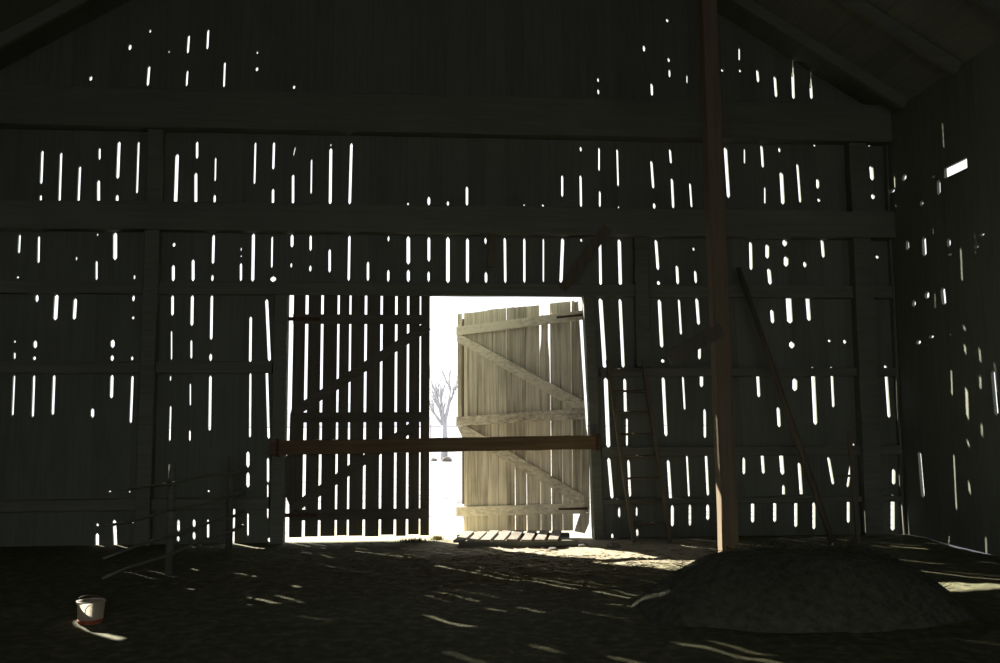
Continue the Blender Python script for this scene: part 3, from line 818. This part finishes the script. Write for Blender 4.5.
# bar across the doorway, held in iron brackets on the jambs
bar_root = tag(empty('door_bar', (0.1, -0.25, 1.2)), 'long brown squared timber bar lying across the doorway at waist height', 'bar')
Geo().bar((-2.1, -0.23, 1.255), (2.28, -0.23, 1.305), 0.1, 0.185, wane=0.005, seed=33, n=20).build('timber', M['bar'], bar_root)
for x, z in ((-2.0, 1.155), (2.24, 1.205)):
    Geo().box(x - 0.02, x + 0.02, -0.3, -0.165, z - 0.012, z).box(x - 0.02, x + 0.02, -0.31, -0.298, z - 0.012, z + 0.22).build('bracket', M['iron'], bar_root)

# ---------------------------------------------------------------- plank ramp over the sill
ramp = tag(empty('plank_ramp', (0.95, -0.25, 0.0)), 'low ramp of short pale planks laid side by side over the door sill', 'ramp')
for y in (-0.62, 0.12):
    Geo().bar((0.36, y, 0.028), (1.9, y, 0.028), 0.1, 0.066, wane=0.004, seed=int(90 + y * 10), n=8).build('bearer', M['beam'], ramp)
for i in range(8):
    x = 0.44 + 0.172 * i
    k = rng.uniform(-.04, .04)
    Geo().bar((x - 0.09, -0.74 + k, 0.077), (x + 0.1, 0.22 + k, 0.077), 0.125, 0.03).build('plank', M['ramp'], ramp)

# ---------------------------------------------------------------- free-standing timber post with a nailed plank
PX, PY = 3.04, -3.0
post = tag(empty('timber_post', (PX, PY, 0)), 'thick free standing brown timber post sunlit on one edge', 'post')
Geo().bar((PX + 0.06, PY, -0.02), (PX - 0.02, PY, 7.6), 0.17, 0.17, up=(0, 1, 0), wane=0.006, seed=44, n=24).build('shaft', M['mainpost'], post)
Geo().bar((PX + 0.02, PY - 0.105, 2.55), (PX - 0.56, PY - 0.105, 2.24), 0.03, 0.14).build('nailed_plank', M['post'], post)
Geo().bar((PX, Y_NEAR + 0.1, 7.72), (PX, -0.3, 7.72), 0.16, 0.2, wane=0.006, seed=45, n=10).build('purlin', M['beam_y'], ceiling)

# long leaning pole and short brace by the side stalls
pole = tag(empty('leaning_pole', (5.17, -0.9, 0)), 'long thin pole leaning diagonally against the wall girts', 'pole')
Geo().tube([(5.17, -0.9, 0.02), (4.78, -0.62, 1.6), (4.27, -0.25, 3.7)], [0.045, 0.042, 0.035], 8).build('shaft', M['post'], pole, True)
stake = tag(empty('stake', (5.42, -1.05, 0)), 'slim upright wooden stake standing before the wall corner', 'stake')
Geo().bar((5.44, -1.05, 0.0), (5.38, -1.05, 1.45), 0.05, 0.04, up=(0, 1, 0), wane=0.003, seed=50, n=8).build('shaft', M['post'], stake)
Geo().box(5.18, 5.39, -1.072, -1.0725 + 0.02, 0.86, 0.89).build('cross_piece', M['post'], stake)

# ---------------------------------------------------------------- ladder
lad = tag(empty('ladder', (2.9, -0.45, 0)), 'old wooden ladder leaning on the wall beside the doorway', 'ladder')
la0, la1 = Vector((2.66, -0.5, 0.0)), Vector((2.42, -0.14, 2.42))
lb0, lb1 = Vector((3.14, -0.5, 0.0)), Vector((2.92, -0.14, 2.42))
Geo().bar(la0, la1, 0.045, 0.07, up=(0, 1, 0.1)).build('side_rail', M['post'], lad)
Geo().bar(lb0, lb1, 0.045, 0.07, up=(0, 1, 0.1)).build('side_rail', M['post'], lad)
for i in range(8):
    t = (0.24 + 0.292 * i) / 2.42
    Geo().tube([la0.lerp(la1, t), lb0.lerp(lb1, t)], 0.017, 8).build('rung', M['post'], lad, True)

# ---------------------------------------------------------------- stall fence of poles
fence = tag(empty('pole_fence', (-2.6, -2.2, 0)), 'stall fence of four thin poles running from the wall into the barn', 'fence')
def fpt(y, z):
    return Vector((-2.42 + 0.11 * y, y, z))
for i, y in enumerate((-0.5, -2.4)):
    Geo().tube([fpt(y, -0.02) + Vector((-0.07, 0, 0)), fpt(y, 1.15) + Vector((-0.07, 0, 0))], [0.045, 0.038], 8).build('post', M['beam'], fence, True)
for z in (0.24, 0.42, 0.68, 0.97):
    pts = [fpt(-0.2 - 0.48 * k, z + 0.012 * math.sin(k * 1.7 + z * 9)) for k in range(9)]
    Geo().tube(pts, [0.021 - 0.001 * k for k in range(9)], 8).build('pole', M['beam'], fence, True)

# ---------------------------------------------------------------- pail
BX, BY = -2.72, -4.7
pail = tag(empty('pail', (BX, BY, fz(BX, BY))), 'dirty white plastic pail standing on the floor in the dark corner', 'pail')
z0 = fz(BX, BY) - 0.004
Geo().lathe(BX, BY, [(0.0, z0), (0.088, z0), (0.094, z0 + 0.02), (0.104, z0 + 0.16), (0.111, z0 + 0.162), (0.111, z0 + 0.178), (0.102, z0 + 0.178)], 32).build('body', M['plastic'], pail, True)
Geo().lathe(BX, BY, [(0.0905, z0 + 0.004), (0.0945, z0 + 0.012), (0.0985, z0 + 0.035), (0.0955, z0 + 0.035), (0.0915, z0 + 0.005)], 32).build('red_band', M['redband'], pail, True)
hp = [(BX + 0.113 * math.cos(t), BY + 0.03 - 0.06 * math.sin(t), z0 + 0.168 + 0.055 * math.sin(t)) for t in [math.pi * k / 12 for k in range(13)]]
Geo().tube(hp, 0.003, 6).build('handle', M['iron'], pail, True)

# ---------------------------------------------------------------- heap of old hay and the small pieces by it
def heap(name, label, cx, cy, rx, ry, h, seed):
    n, m = 48, 16
    v, f = [(cx, cy, fz(cx, cy) + h)], []
    for j in range(1, m + 1):
        r = j / m
        for i in range(n):
            a = 2 * math.pi * i / n
            k = 1 + 0.12 * noise.noise((math.cos(a) * 1.6 + seed, math.sin(a) * 1.6, 0))
            x, y = cx + rx * r * k * math.cos(a), cy + ry * r * k * math.sin(a)
            z = fz(x, y) + h * (1 - r ** 2.6) * (1 + 0.1 * noise.noise((x * 2.3, y * 2.3, seed))) + 0.025 * noise.noise((x * 7, y * 7, seed)) * (1 - r) - 0.02 * (r == 1)
            v.append((x, y, z))
    for i in range(n):
        f.append((0, 1 + i, 1 + (i + 1) % n))
    for j in range(m - 1):
        for i in range(n):
            a, b = 1 + j * n + i, 1 + j * n + (i + 1) % n
            f.append((a, a + n, b + n, b))
    root = tag(empty(name, (cx, cy, 0)), label, 'heap')
    mesh_obj('mound', v, f, M['pile'], root, True)
    g = Geo(); rnd = random.Random(seed)
    for i in range(900):
        a, r = rnd.uniform(0, 6.283), math.sqrt(rnd.random()) * 0.95
        x, y = cx + rx * r * math.cos(a), cy + ry * r * math.sin(a)
        z = fz(x, y) + h * (1 - r ** 2.6) + 0.01
        b = rnd.uniform(0, 6.283); l = rnd.uniform(0.05, 0.12)
        d = Vector((math.cos(b) * l, math.sin(b) * l, rnd.uniform(-0.03, 0.05)))
        p = Vector((x, y, z)); s = Vector((-math.sin(b), math.cos(b), 0)) * 0.003
        g.add([p - s, p + s, p + d + s, p + d - s, p + Vector((0, 0, .004)), p + d + Vector((0, 0, .004))], [(0, 1, 2, 3), (0, 3, 5, 4), (1, 4, 5, 2)])
    tag(g.build('loose_hay', M['pile'], root), kind='stuff')
    return root
heap('hay_heap', 'dark rounded heap of old hay in front of the timber post', 3.15, -4.7, 1.45, 0.95, 0.5, 4)
# stones where the sun comes in by the jamb
for i, (x, y, r, lab) in enumerate(((1.52, -1.0, 0.06, 'small pale stone on the dark floor before the ramp'),
                                    (2.3, -0.95, 0.09, 'flat stone at the foot of the ladder'),
                                    (1.95, -0.75, 0.07, 'rounded stone in the sunlit patch by the doorway'))):
    rock('stone', lab, (x, y, fz(x, y) + r * 0.2), r, 20 + i, sq=0.5)

# dry grass at the edge of the shut leaf, loose straw on the floor
def tuft(name, label, cx, cy, rx, ry, n, hmax, mat, seed, flat=False):
    g = Geo(); rnd = random.Random(seed)
    for i in range(n):
        x, y = cx + rx * rnd.gauss(0, 0.5), cy + ry * rnd.gauss(0, 0.5)
        z = fz(x, y) if y < 0.05 else -0.01
        a = rnd.uniform(0, 6.283); h = hmax * rnd.uniform(0.4, 1)
        s = Vector((math.cos(a), math.sin(a), 0)) * 0.003
        lean = Vector((rnd.uniform(-.6, .6), rnd.uniform(-.6, .6), 0)) * h
        p = Vector((x, y, z - 0.004))
        if flat:
            d = Vector((math.cos(a + 1.57), math.sin(a + 1.57), 0)) * h
            p.z += 0.012
            g.add([p - s, p + s, p + d + s, p + d - s], [(0, 1, 2, 3)])
            g.add([p + Vector((0, 0, .004)), p + d + Vector((0, 0, 0.004)), p + d - s, p - s], [(0, 1, 2, 3)])
        else:
            m_ = p + lean * 0.35 + Vector((0, 0, h * 0.6)); t_ = p + lean + Vector((0, 0, h))
            g.add([p - s, p + s, m_ + s * .7, m_ - s * .7, t_], [(0, 1, 2, 3), (3, 2, 4)])
    if flat: return tag(g.build(name, M[mat], floor, origin=(cx, cy, 0)), kind='stuff')
    return tag(g.build(name, M[mat], origin=(cx, cy, 0)), label, 'grass' if not flat else 'straw', kind='stuff')
tuft('dry_grass', 'tuft of yellowed grass growing at the sill in the open doorway', 0.1, 0.1, 0.09, 0.07, 260, 0.085, 'grass', 71)
tuft('dry_grass', 'low clump of dark grass under the edge of the shut leaf', -0.22, -0.12, 0.2, 0.06, 420, 0.075, 'pile', 73)
tuft('loose_straw', 'loose straw scattered over the barn floor inside the doorway', 0.9, -2.6, 3.0, 1.6, 2600, 0.16, 'straw', 72, flat=True)
